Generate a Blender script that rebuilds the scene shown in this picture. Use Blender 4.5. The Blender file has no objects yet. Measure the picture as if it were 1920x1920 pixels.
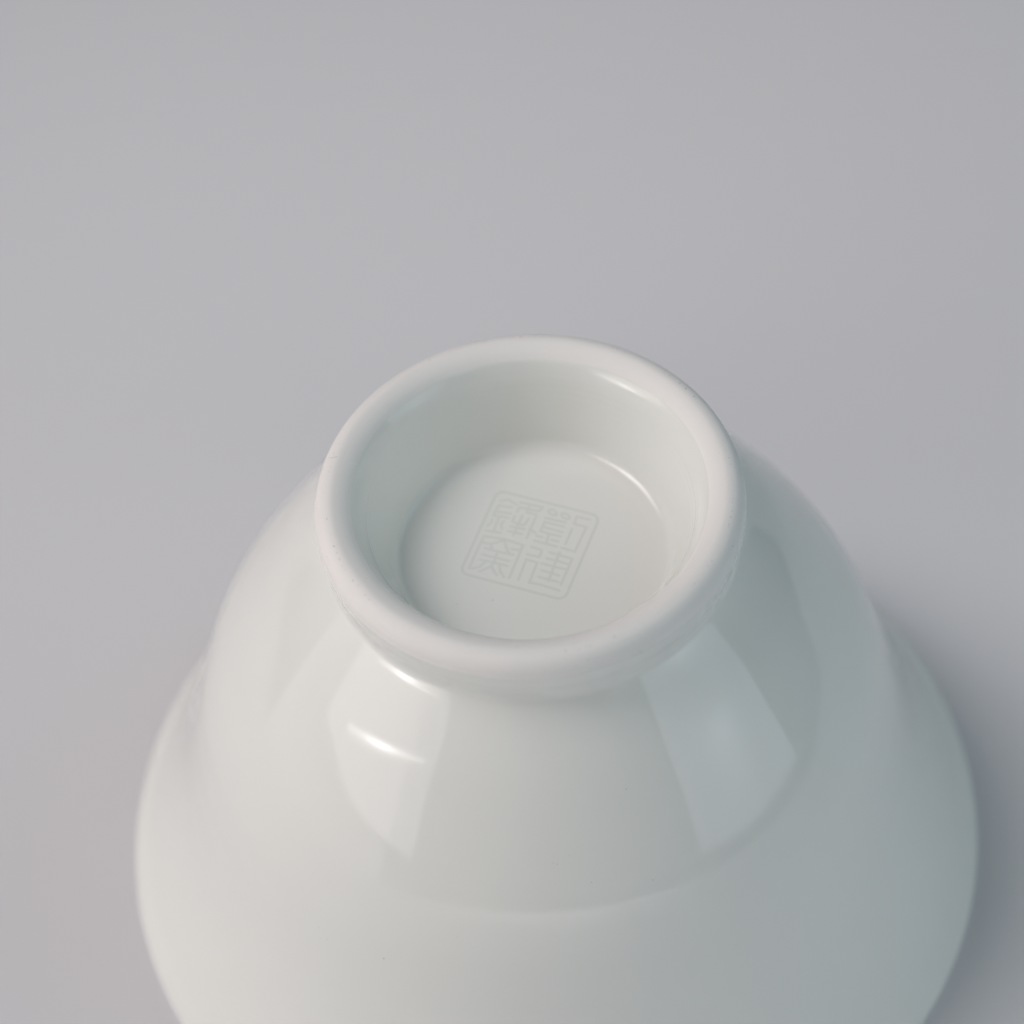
import bpy, bmesh, math
from mathutils import Matrix, Vector

# ------------------------------------------------------------------ scene, camera, world, lamps
sc = bpy.context.scene
S = 0.02                      # one profile unit = the foot ring's outer radius = 20 mm
Z0 = 2.80                     # height of the ring's outer edge above the table, in units

def W(x, y, z):               # bowl units (z = 0 at the ring's outer edge) -> metres, table at 0
    return Vector((x * S, y * S, (z + Z0) * S))

cam_d = bpy.data.cameras.new("camera")
cam = bpy.data.objects.new("camera", cam_d)
sc.collection.objects.link(cam)
sc.camera = cam
cam_d.sensor_width = 36.0
cam_d.lens = 4500 / 1920 * 36.0
cam_d.clip_start = 0.005
cam_d.clip_end = 50.0
ROT = Matrix(((0.9971246786, 0.0753882948, 0.0076798608),
              (-0.0543540911, 0.7821482967, -0.6207170650),
              (-0.0528015911, 0.6185148721, 0.7839970312)))
cam.matrix_world = Matrix.Translation(W(0, -6.934228, 8.664455)) @ ROT.to_4x4()
cam_d.dof.use_dof = True
cam_d.dof.focus_distance = 11.05 * S
cam_d.dof.aperture_fstop = 15.0

world = bpy.data.worlds.new("World")
sc.world = world
world.use_nodes = True
wb = world.node_tree.nodes["Background"]
wb.inputs[0].default_value = (0.80, 0.905, 1.0, 1)
wb.inputs[1].default_value = 0.03

sc.view_settings.view_transform = 'Standard'
sc.view_settings.look = 'None'
sc.view_settings.exposure = -0.25
sc.view_settings.gamma = 1.0
sc.view_settings.use_curve_mapping = False

def area(name, loc, target, w, h, radiance, color, roll=0.0):
    d = bpy.data.lights.new(name, 'AREA')
    d.shape = 'RECTANGLE'
    d.size, d.size_y = w, h
    d.energy = radiance * math.pi * w * h
    d.color = color
    o = bpy.data.objects.new(name, d)
    sc.collection.objects.link(o)
    loc, target = Vector(loc), Vector(target)
    q = (target - loc).to_track_quat('-Z', 'Y')
    o.matrix_world = Matrix.Translation(loc) @ q.to_matrix().to_4x4() @ Matrix.Rotation(roll, 4, 'Z')
    return o

def polar(az, el, dist, h=0.036):          # azimuth right of the camera side, elevation seen from the bowl's shoulder
    a, e = math.radians(az), math.radians(el)
    return (dist * math.cos(e) * math.sin(a), -dist * math.cos(e) * math.cos(a), h + dist * math.sin(e))

def panel_pattern(o, terms):
    """a softbox is brighter where its bulb or tube sits behind the cloth: strength = 1 + sum of soft humps over the panel"""
    d = o.data
    d.use_nodes = True
    nt = d.node_tree
    em = next(n for n in nt.nodes if n.type == 'EMISSION')
    ge = nt.nodes.new('ShaderNodeNewGeometry')
    sep = nt.nodes.new('ShaderNodeSeparateXYZ')
    nt.links.new(ge.outputs['Parametric'], sep.inputs[0])
    def m(op, a, b=None):
        n = nt.nodes.new('ShaderNodeMath'); n.operation = op
        for i, v in enumerate((a, b)):
            if v is None: continue
            if isinstance(v, (int, float)): n.inputs[i].default_value = v
            else: nt.links.new(v, n.inputs[i])
        return n.outputs[0]
    total = 1.0
    for u0, v0, su, sv, amp in terms:
        du = m('DIVIDE', m('SUBTRACT', sep.outputs[0], u0), su)
        dv = m('DIVIDE', m('SUBTRACT', sep.outputs[1], v0), sv)
        g = m('EXPONENT', m('MULTIPLY', m('ADD', m('MULTIPLY', du, du), m('MULTIPLY', dv, dv)), -1.0))
        total = m('ADD', m('MULTIPLY', g, amp), total)
    nt.links.new(total, em.inputs['Strength'])

T = (0, 0, 0.036)
WARM = (1.0, 0.91, 0.85)
COOL = (0.80, 0.905, 1.0)
# high gridded key softbox on the left; the lit softbox front low on the left with its tube, and the dim screen behind it;
# a cool softbox low on the right; an added cool fill above it; an added dim fill over the camera, and an added gridded fill on the table in front
key = area("key_softbox", polar(-110, 52, 0.60), (0.02, 0.06, 0.0), 0.36, 0.36, 0.82, (1.0, 0.925, 0.92))
key.data.spread = math.radians(54)
low = area("low_softbox", polar(-62.5, 13, 0.70), T, 0.54, 0.31, 1.4, (1.0, 0.95, 0.93))
panel_pattern(low, [(0.5, 0.5, 0.40, 0.50, 0.55)])
area("screen_panel", polar(-75, 3, 0.85), T, 0.80, 0.52, 0.8, (1.0, 0.96, 0.93))
tube = area("tube_lamp", polar(-59.5, 10.2, 0.66), T, 0.36, 0.05, 0.6, (1.0, 0.95, 0.93), math.radians(18))
panel_pattern(tube, [(0.45, 0.5, 0.18, 0.26, 16.0), (0.5, 0.5, 0.6, 0.20, 7.0)])
fill = area("fill_softbox", polar(61.5, 9.5, 0.70), T, 0.49, 0.36, 1.1, (0.80, 0.92, 1.0), math.radians(-9))
panel_pattern(fill, [(0.5, 0.5, 0.42, 0.50, 0.3), (0.5, 0.42, 0.18, 0.19, 1.0)])
area("cool_fill_light", polar(98, 42, 1.20), T, 0.90, 0.90, 1.06, (0.66, 0.91, 1.0))  # added fill lamp, cool light for the right side and the shadow
area("front_fill_light", polar(2, 40, 1.20), T, 1.70, 0.50, 1.0, (1.0, 0.99, 0.985))  # unseen lamp added to lift the front of the bowl and ring
front = area("table_fill_light", (0.0, -0.42, 0.50), (0.0, -0.42, 0.0), 0.34, 0.24, 2.6, (1.0, 0.98, 0.96))  # added to brighten the table area that the bowl's front reflects
front.data.spread = math.radians(62)

# ------------------------------------------------------------------ materials
def mat(name, color, rough, ior=1.5, spec=0.5):
    m = bpy.data.materials.new(name)
    m.use_nodes = True
    b = m.node_tree.nodes["Principled BSDF"]
    b.inputs["Base Color"].default_value = (*color, 1)
    b.inputs["Roughness"].default_value = rough
    b.inputs["IOR"].default_value = ior
    b.inputs["Specular IOR Level"].default_value = spec
    return m, m.node_tree, b

def node(nt, kind, **kw):
    n = nt.nodes.new(kind)
    for k, v in kw.items():
        setattr(n, k, v)
    return n

def add_noise_bump(nt, b, scale, dist, strength, detail=2.0):
    tc = node(nt, 'ShaderNodeTexCoord')
    nz = node(nt, 'ShaderNodeTexNoise')
    nz.inputs['Scale'].default_value = scale
    nz.inputs['Detail'].default_value = detail
    bp = node(nt, 'ShaderNodeBump')
    bp.inputs['Distance'].default_value = dist
    bp.inputs['Strength'].default_value = strength
    nt.links.new(tc.outputs['Object'], nz.inputs['Vector'])
    nt.links.new(nz.outputs['Fac'], bp.inputs['Height'])
    nt.links.new(bp.outputs['Normal'], b.inputs['Normal'])
    return tc, nz

def add_specks(nt, b, tc, scale, lo, hi, color, dark, ring=None, gather=0.6):
    """tiny pin-holes and grit: sparse dark dots, gathered by a larger noise, or along a turning line at a given radius"""
    L = nt.links.new
    def math_(op, x, y):
        n = node(nt, 'ShaderNodeMath', operation=op)
        n.use_clamp = True
        for i, v in enumerate((x, y)):
            if isinstance(v, (int, float)): n.inputs[i].default_value = v
            else: L(v, n.inputs[i])
        return n.outputs[0]
    def rng(v, f0, f1):
        r = node(nt, 'ShaderNodeMapRange')
        r.inputs['From Min'].default_value = f0
        r.inputs['From Max'].default_value = f1
        L(v, r.inputs['Value'])
        return r.outputs['Result']
    def noise(sc_, det=1.0):
        nz = node(nt, 'ShaderNodeTexNoise')
        nz.inputs['Scale'].default_value = sc_
        nz.inputs['Detail'].default_value = det
        L(tc.outputs['Object'], nz.inputs['Vector'])
        return nz.outputs['Fac']
    dots = rng(noise(scale), lo, hi)
    mask = rng(noise(scale * 0.16), gather, gather + 0.08)
    fac = math_('MULTIPLY', dots, mask)
    if ring:
        sep = node(nt, 'ShaderNodeSeparateXYZ'); L(tc.outputs['Object'], sep.inputs[0])
        cb = node(nt, 'ShaderNodeCombineXYZ'); L(sep.outputs[0], cb.inputs[0]); L(sep.outputs[1], cb.inputs[1])
        ln = node(nt, 'ShaderNodeVectorMath', operation='LENGTH'); L(cb.outputs[0], ln.inputs[0])
        for r0, wd in ring:
            df = node(nt, 'ShaderNodeMath', operation='SUBTRACT'); L(ln.outputs['Value'], df.inputs[0]); df.inputs[1].default_value = r0
            ab = node(nt, 'ShaderNodeMath', operation='ABSOLUTE'); L(df.outputs[0], ab.inputs[0])
            band = rng(ab.outputs[0], wd, wd * 0.3)
            d2 = rng(noise(scale * 1.1), lo - 0.13, hi - 0.08)
            m2 = rng(noise(scale * 0.05), 0.42, 0.60)
            fac = math_('MAXIMUM', fac, math_('MULTIPLY', math_('MULTIPLY', band, d2), m2))
    mx = node(nt, 'ShaderNodeMix', data_type='RGBA')
    mx.inputs[6].default_value = (*color, 1)
    mx.inputs[7].default_value = (*dark, 1)
    L(fac, mx.inputs[0])
    L(mx.outputs[2], b.inputs['Base Color'])

GLAZE = (0.865, 0.875, 0.84)
m_glaze, nt, b = mat("white_glaze", GLAZE, 0.04, 1.5)
tc, _ = add_noise_bump(nt, b, 100.0, 0.0004, 0.05, 1.0)
add_specks(nt, b, tc, 1800.0, 0.80, 0.84, GLAZE, (0.50, 0.50, 0.47), None, 0.52)

BISC = (0.90, 0.885, 0.86)
m_biscuit, nt, b = mat("unglazed_biscuit", BISC, 0.62, 1.45, 0.25)
tc, _ = add_noise_bump(nt, b, 2600.0, 0.00006, 0.25, 3.0)
add_specks(nt, b, tc, 3600.0, 0.74, 0.80, BISC, (0.50, 0.485, 0.46), [(0.938 * S, 0.007 * S)], 0.55)

m_mark, nt, b = mat("celadon_mark", (0.785, 0.81, 0.765), 0.06, 1.5)
add_noise_bump(nt, b, 600.0, 0.00005, 0.1)

m_table, nt, b = mat("grey_lilac_paper", (0.735, 0.737, 0.76), 0.75, 1.45, 0.2)
add_noise_bump(nt, b, 1500.0, 0.00005, 0.2, 4.0)

m_fibre, nt, b = mat("grey_lint", (0.36, 0.35, 0.34), 0.8)

# ------------------------------------------------------------------ helpers
def link(name, me, material, parent=None):
    o = bpy.data.objects.new(name, me)
    if material:
        me.materials.append(material)
    sc.collection.objects.link(o)
    if parent:
        o.parent = parent
    return o

def catmull(pts, per):
    out = []
    P = [pts[0]] + list(pts) + [pts[-1]]
    for i in range(1, len(P) - 2):
        p0, p1, p2, p3 = (Vector(q) for q in P[i - 1:i + 3])
        t0 = 0.0                                    # centripetal parametrisation: no overshoot at uneven spacing
        t1 = t0 + max((p1 - p0).length, 1e-6) ** 0.5
        t2 = t1 + max((p2 - p1).length, 1e-6) ** 0.5
        t3 = t2 + max((p3 - p2).length, 1e-6) ** 0.5
        if (p1 - p0).length < 1e-6: t1 = t0 + (t2 - t1); t2 = t1 + max((p2 - p1).length, 1e-6) ** 0.5; t3 = t2 + max((p3 - p2).length, 1e-6) ** 0.5; p0 = p1 - (p2 - p1)
        if (p3 - p2).length < 1e-6: t3 = t2 + (t2 - t1); p3 = p2 + (p2 - p1)
        for k in range(per):
            t = t1 + (t2 - t1) * k / per
            a1 = p0 * ((t1 - t) / (t1 - t0)) + p1 * ((t - t0) / (t1 - t0))
            a2 = p1 * ((t2 - t) / (t2 - t1)) + p2 * ((t - t1) / (t2 - t1))
            a3 = p2 * ((t3 - t) / (t3 - t2)) + p3 * ((t - t2) / (t3 - t2))
            b1 = a1 * ((t2 - t) / (t2 - t0)) + a2 * ((t - t0) / (t2 - t0))
            b2 = a2 * ((t3 - t) / (t3 - t1)) + a3 * ((t - t1) / (t3 - t1))
            out.append(b1 * ((t2 - t) / (t2 - t1)) + b2 * ((t - t1) / (t2 - t1)))
    out.append(Vector(pts[-1]))
    return out

NSEG = 288
def lathe(name, prof, nrm, i0, i1, material, parent, cap_start=False):
    """turn the profile points i0..i1 (inclusive) round the axis; normals come from the whole profile, so parts meet without a seam"""
    vs, fs, ns = [], [], []
    n = i1 - i0 + 1
    for k in range(NSEG):
        a = 2 * math.pi * k / NSEG
        c, s = math.cos(a), math.sin(a)
        for i in range(i0, i1 + 1):
            r, z = prof[i]
            w = math.exp(-((z + 0.012) / 0.035) ** 2) if r > 0.95 else math.exp(-((z - 0.034) / 0.025) ** 2)
            z += 0.0016 * w * (math.sin(3 * a + 1.1) + 0.7 * math.sin(7 * a + 2.3) + 0.6 * math.sin(13 * a + 0.4) + 0.4 * math.sin(29 * a))   # the glaze edge wavers a little
            vs.append(W(r * c, r * s, z))
            nr, nz = nrm[i]
            ns.append((nr * c, nr * s, nz))
    for k in range(NSEG):
        k2 = (k + 1) % NSEG
        for i in range(n - 1):
            fs.append((k * n + i, k * n + i + 1, k2 * n + i + 1, k2 * n + i))
    if cap_start:
        vs.append(W(0, 0, prof[i0][1])); ns.append((0, 0, 1 if nrm[i0][1] > 0 else -1))
        ci = len(vs) - 1
        for k in range(NSEG):
            fs.append((k * n, ((k + 1) % NSEG) * n, ci))
    me = bpy.data.meshes.new(name)
    me.from_pydata(vs, [], fs)
    bm = bmesh.new(); bm.from_mesh(me)
    bmesh.ops.recalc_face_normals(bm, faces=bm.faces)
    # faces must look the way the profile normal does
    f = bm.faces[min(len(bm.faces) - 1, (n - 1) // 2)] if hasattr(bm.faces, 'ensure_lookup_table') and (bm.faces.ensure_lookup_table() or True) else None
    if f.normal.dot(Vector(ns[f.verts[0].index])) < 0:
        bmesh.ops.reverse_faces(bm, faces=bm.faces)
    bm.to_mesh(me); bm.free()
    me.shade_smooth()
    me.normals_split_custom_set_from_vertices(ns)
    return link(name, me, material, parent)

# ------------------------------------------------------------------ the table
bm = bmesh.new()
bmesh.ops.create_cube(bm, size=1.0)
for v in bm.verts:
    v.co.x *= 0.42
    v.co.y = v.co.y * 1.40 - 0.10
    v.co.z = v.co.z * 0.02 - 0.01
bmesh.ops.bevel(bm, geom=bm.edges[:], offset=0.002, segments=3, affect='EDGES')
me = bpy.data.meshes.new("table"); bm.to_mesh(me); bm.free()
table = link("table", me, m_table)
table["kind"] = "structure"

# ------------------------------------------------------------------ the bowl, upside down
bowl = bpy.data.objects.new("tea_bowl", None)
sc.collection.objects.link(bowl)
bowl.empty_display_size = 0.02
bowl["label"] = "white glazed porcelain tea bowl standing upside down on the pale grey table, foot ring up"
bowl["category"] = "tea bowl"

FLOOR_Z = -0.40
# (radius, height) from the middle of the sunken base, over the foot ring, down the wall to the lip, and back up inside
SEG_BASE = [(0.02, FLOOR_Z), (0.2, FLOOR_Z), (0.42, FLOOR_Z), (0.54, FLOOR_Z), (0.600, -0.398), (0.635, -0.389), (0.655, -0.371), (0.670, -0.340),
            (0.688, -0.29), (0.712, -0.225), (0.737, -0.16), (0.760, -0.10)]
SEG_IN_GLAZE = [(0.775, -0.056), (0.787, -0.028), (0.8015, 0.000), (0.8180, 0.0260), (0.8240, 0.0340)]
SEG_BISC = [(0.8270, 0.0375), (0.848, 0.0585), (0.878, 0.0765), (0.915, 0.0855), (0.949, 0.0765), (0.974, 0.0540),
            (0.990, 0.0250), (0.9965, 0.002), (0.9985, -0.012)]
SEG_RING = [(1.0008, -0.0175), (1.0020, -0.026), (1.000, -0.05), (0.994, -0.09), (0.985, -0.13), (0.979, -0.165), (0.978, -0.19)]
SEG_BODY = [(0.984, -0.212), (1.000, -0.236), (1.030, -0.275), (1.093, -0.35), (1.219, -0.5), (1.363, -0.7), (1.496, -0.9), (1.612, -1.1), (1.700, -1.3), (1.766, -1.5),
            (1.825, -1.7), (1.886, -1.9), (1.955, -2.1), (2.038, -2.3), (2.138, -2.5), (2.228, -2.65), (2.296, -2.737), (2.314, -2.768), (2.303, -2.792),
            (2.275, -2.80), (2.238, -2.785), (2.165, -2.70), (2.05, -2.50), (1.955, -2.28), (1.875, -2.06), (1.805, -1.86), (1.735, -1.66), (1.65, -1.42),
            (1.54, -1.18), (1.39, -0.94), (1.19, -0.72), (0.9, -0.58), (0.5, -0.52), (0.01, -0.51)]
PER = 6
allp = SEG_BASE + SEG_IN_GLAZE + SEG_BISC + SEG_RING + SEG_BODY
prof = [tuple(v) for v in catmull(allp, PER)]
prof = [(r + 0.0007 * math.sin(z * 190) * math.exp(-((z + 0.11) / 0.05) ** 2) if r < 0.81 and z > -0.3 else r, z) for r, z in prof]   # faint turning lines inside the ring
nrm = []
for i in range(len(prof)):
    a = Vector(prof[max(i - 1, 0)]); c = Vector(prof[min(i + 1, len(prof) - 1)])
    t = c - a
    nv = Vector((-t.y, t.x)).normalized()      # left of the walking direction = outside
    nrm.append((nv.x, nv.y))
cut = []
acc = 0
for s in (SEG_BASE + SEG_IN_GLAZE, SEG_BISC, SEG_RING):
    acc += len(s)
    cut.append(acc * PER)
last = len(prof) - 1

body = lathe("body", prof, nrm, cut[2], last, m_glaze, bowl)
ring = lathe("foot_ring", prof, nrm, cut[1], cut[2], m_glaze, bowl)
edge = lathe("unglazed_edge", prof, nrm, cut[0], cut[1], m_biscuit, ring)
edge["label"] = "matt white unglazed crest of the foot ring with tiny dark specks"
base = lathe("base", prof, nrm, 0, cut[0], m_glaze, bowl, cap_start=True)

# ------------------------------------------------------------------ the seal mark in the base
SEAL_C = (-0.0121, 0.0378)
SEAL_A = math.radians(-23.2)
SEAL_W = 0.524
STROKE = 0.0145 * SEAL_W          # half width of a stroke
RISE = 0.0007

def seal_pt(u, v):
    x, y = u * SEAL_W, v * SEAL_W
    return Vector((SEAL_C[0] + x * math.cos(SEAL_A) - y * math.sin(SEAL_A), SEAL_C[1] + x * math.sin(SEAL_A) + y * math.cos(SEAL_A)))

def stroke_mesh(name, polylines, material, parent, hw=STROKE):
    """each straight run is a low rounded ridge on the base, rounded at both ends"""
    vs, fs = [], []
    prof_s = [(-1.0, -0.3), (-0.6, 0.75), (0.0, 1.0), (0.6, 0.75), (1.0, -0.3)]
    for line in polylines:
        pts = [seal_pt(*q) for q in line]
        for a, c in zip(pts[:-1], pts[1:]):
            d = c - a
            if d.length < 1e-6:
                continue
            d.normalize(); n = Vector((-d.y, d.x))
            rows = []
            for base_pt, sgn, angs in ((a, -1, (75, 45, 0)), (c, 1, (0, 45, 75))):
                for g in angs:
                    ca, sa = math.cos(math.radians(g)), math.sin(math.radians(g))
                    rows.append((base_pt + d * (sgn * sa * hw), ca))
            i0 = len(vs)
            for p, wsc in rows:
                for off, hgt in prof_s:
                    q = p + n * (off * hw * wsc)
                    hh = hgt if wsc > 0.5 else min(hgt, -0.1 + 0.2 * hgt)
                    vs.append(W(q.x, q.y, FLOOR_Z + RISE * hh))
            m = len(prof_s)
            for r in range(len(rows) - 1):
                for k in range(m - 1):
                    fs.append((i0 + r * m + k, i0 + (r + 1) * m + k, i0 + (r + 1) * m + k + 1, i0 + r * m + k + 1))
    me = bpy.data.meshes.new(name)
    me.from_pydata(vs, [], fs)
    bm = bmesh.new(); bm.from_mesh(me)
    for f in bm.faces:
        f.normal_update()
        if f.normal.z < 0:
            f.normal_flip()
    bm.to_mesh(me); bm.free()
    me.shade_smooth()
    return link(name, me, material, parent)

CHARS = [[[(-0.436,0.387),(-0.37,0.427),(-0.28,0.396)],[(-0.308,0.35),(-0.427,0.338),(-0.435,0.287),(-0.439,0.211)],[(-0.431,0.262),(-0.294,0.28)],[(-0.439,0.211),(-0.298,0.227)],[(-0.382,0.211),(-0.373,0.044)],[(-0.431,0.166),(-0.424,0.131),(-0.446,0.08)],[(-0.323,0.174),(-0.334,0.13),(-0.304,0.084)],[(-0.446,0.025),(-0.303,0.041)],[(-0.251,0.431),(-0.162,0.434),(-0.035,0.439),(-0.052,0.387),(-0.159,0.375)],[(-0.245,0.318),(-0.237,0.376),(-0.168,0.378)],[(-0.16,0.427),(-0.16,0.338),(-0.061,0.339),(-0.056,0.057)],[(-0.247,0.265),(-0.246,0.199),(-0.187,0.184),(-0.128,0.188),(-0.114,0.278)],[(-0.182,0.293),(-0.185,0.181),(-0.184,0.049)],[(-0.241,0.138),(-0.107,0.147)],[(-0.246,0.081),(-0.112,0.087)],[(-0.064,0.161),(0.001,0.137)]],
 [[(0.024,0.329),(0.224,0.336)],[(0.224,0.284),(0.036,0.285),(0.036,0.172),(0.118,0.166),(0.234,0.17)],[(0.039,0.225),(0.231,0.22)],[(0.12,0.162),(0.134,0.059)],[(0.025,0.108),(0.077,0.111)],[(0.166,0.106),(0.23,0.108)],[(0.02,0.051),(0.131,0.048),(0.236,0.049)],[(0.426,0.433),(0.297,0.43),(0.302,0.342),(0.42,0.342),(0.412,0.044),(0.286,0.047)],[(0.303,0.285),(0.302,0.098)],[(0.109,0.41),(0.113,0.395),(0.105,0.384),(0.088,0.38),(0.066,0.383),(0.044,0.394),(0.03,0.409),(0.026,0.424),(0.034,0.435),(0.051,0.439),(0.073,0.436),(0.095,0.425),(0.109,0.41)],[(0.237,0.406),(0.241,0.391),(0.233,0.38),(0.215,0.375),(0.193,0.379),(0.172,0.39),(0.157,0.404),(0.154,0.419),(0.161,0.43),(0.179,0.435),(0.201,0.431),(0.223,0.421),(0.237,0.406)]],
 [[(-0.438,-0.426),(-0.438,-0.042),(-0.251,-0.017),(-0.06,-0.03),(-0.053,-0.416)],[(-0.415,-0.112),(-0.344,-0.106),(-0.249,-0.033)],[(-0.344,-0.106),(-0.316,-0.162)],[(-0.245,-0.024),(-0.193,-0.106),(-0.154,-0.145)],[(-0.142,-0.103),(-0.072,-0.094)],[(-0.379,-0.169),(-0.285,-0.169),(-0.106,-0.16)],[(-0.38,-0.242),(-0.257,-0.242),(-0.123,-0.238)],[(-0.376,-0.305),(-0.251,-0.296),(-0.118,-0.296)],[(-0.257,-0.169),(-0.245,-0.294),(-0.253,-0.347)],[(-0.324,-0.323),(-0.351,-0.382),(-0.409,-0.421)],[(-0.253,-0.347),(-0.335,-0.432)],[(-0.248,-0.341),(-0.208,-0.392),(-0.168,-0.422)],[(-0.188,-0.305),(-0.155,-0.376),(-0.102,-0.423)]],
 [[(0.021,-0.024),(0.121,-0.031),(0.127,-0.076),(0.12,-0.113),(0.013,-0.117)],[(0.032,-0.412),(0.023,-0.173),(0.13,-0.178),(0.135,-0.41),(0.24,-0.402),(0.424,-0.412)],[(0.196,-0.033),(0.298,-0.035),(0.416,-0.041),(0.415,-0.348)],[(0.285,-0.009),(0.285,-0.142),(0.292,-0.25),(0.293,-0.339)],[(0.195,-0.106),(0.299,-0.104),(0.405,-0.108)],[(0.17,-0.174),(0.279,-0.174),(0.399,-0.17)],[(0.194,-0.247),(0.296,-0.249),(0.368,-0.256)],[(0.197,-0.323),(0.289,-0.328),(0.382,-0.324)]]]
cr = 0.078
frame_line = []
for cx, cy, a0 in ((0.5 - cr, 0.5 - cr, 0), (-0.5 + cr, 0.5 - cr, 90), (-0.5 + cr, -0.5 + cr, 180), (0.5 - cr, -0.5 + cr, 270)):
    for k in range(6):
        a = math.radians(a0 + 18 * k)
        frame_line.append((cx + cr * math.cos(a), cy + cr * math.sin(a)))
frame_line.append(frame_line[0])
seal = stroke_mesh("seal_mark", [frame_line], m_mark, bowl, STROKE * 1.1)
seal["label"] = "faint grey-green square seal of four old script characters in a rounded frame"
for strokes in CHARS:
    stroke_mesh("character", strokes, m_mark, seal)

# ------------------------------------------------------------------ a wisp of lint on the foot ring
fib = bpy.data.curves.new("lint_fibre", 'CURVE')
fib.dimensions = '3D'
fib.bevel_depth = 0.0000125
fib.bevel_resolution = 1
sp = fib.splines.new('NURBS')
fp = [(-0.9520, 0.2950, 0.0085), (-0.936, 0.286, 0.0485), (-0.9157, 0.2714, 0.0740), (-0.9007, 0.2616, 0.0815), (-0.8806, 0.2645, 0.0870)]
sp.points.add(len(fp) - 1)
for p, q in zip(sp.points, fp):
    p.co = (*W(*q), 1)
sp.use_endpoint_u = True
sp.order_u = 3
tmp = bpy.data.objects.new("lint_curve", fib)
sc.collection.objects.link(tmp)
dg = bpy.context.evaluated_depsgraph_get()
me = bpy.data.meshes.new_from_object(tmp.evaluated_get(dg))
bpy.data.objects.remove(tmp); bpy.data.curves.remove(fib)
me.name = "lint_fibre"; me.materials.clear()
lint = link("lint_fibre", me, m_fibre)
lint["label"] = "thin grey wisp of lint lying on the left side of the bowl's foot ring"
lint["category"] = "lint"
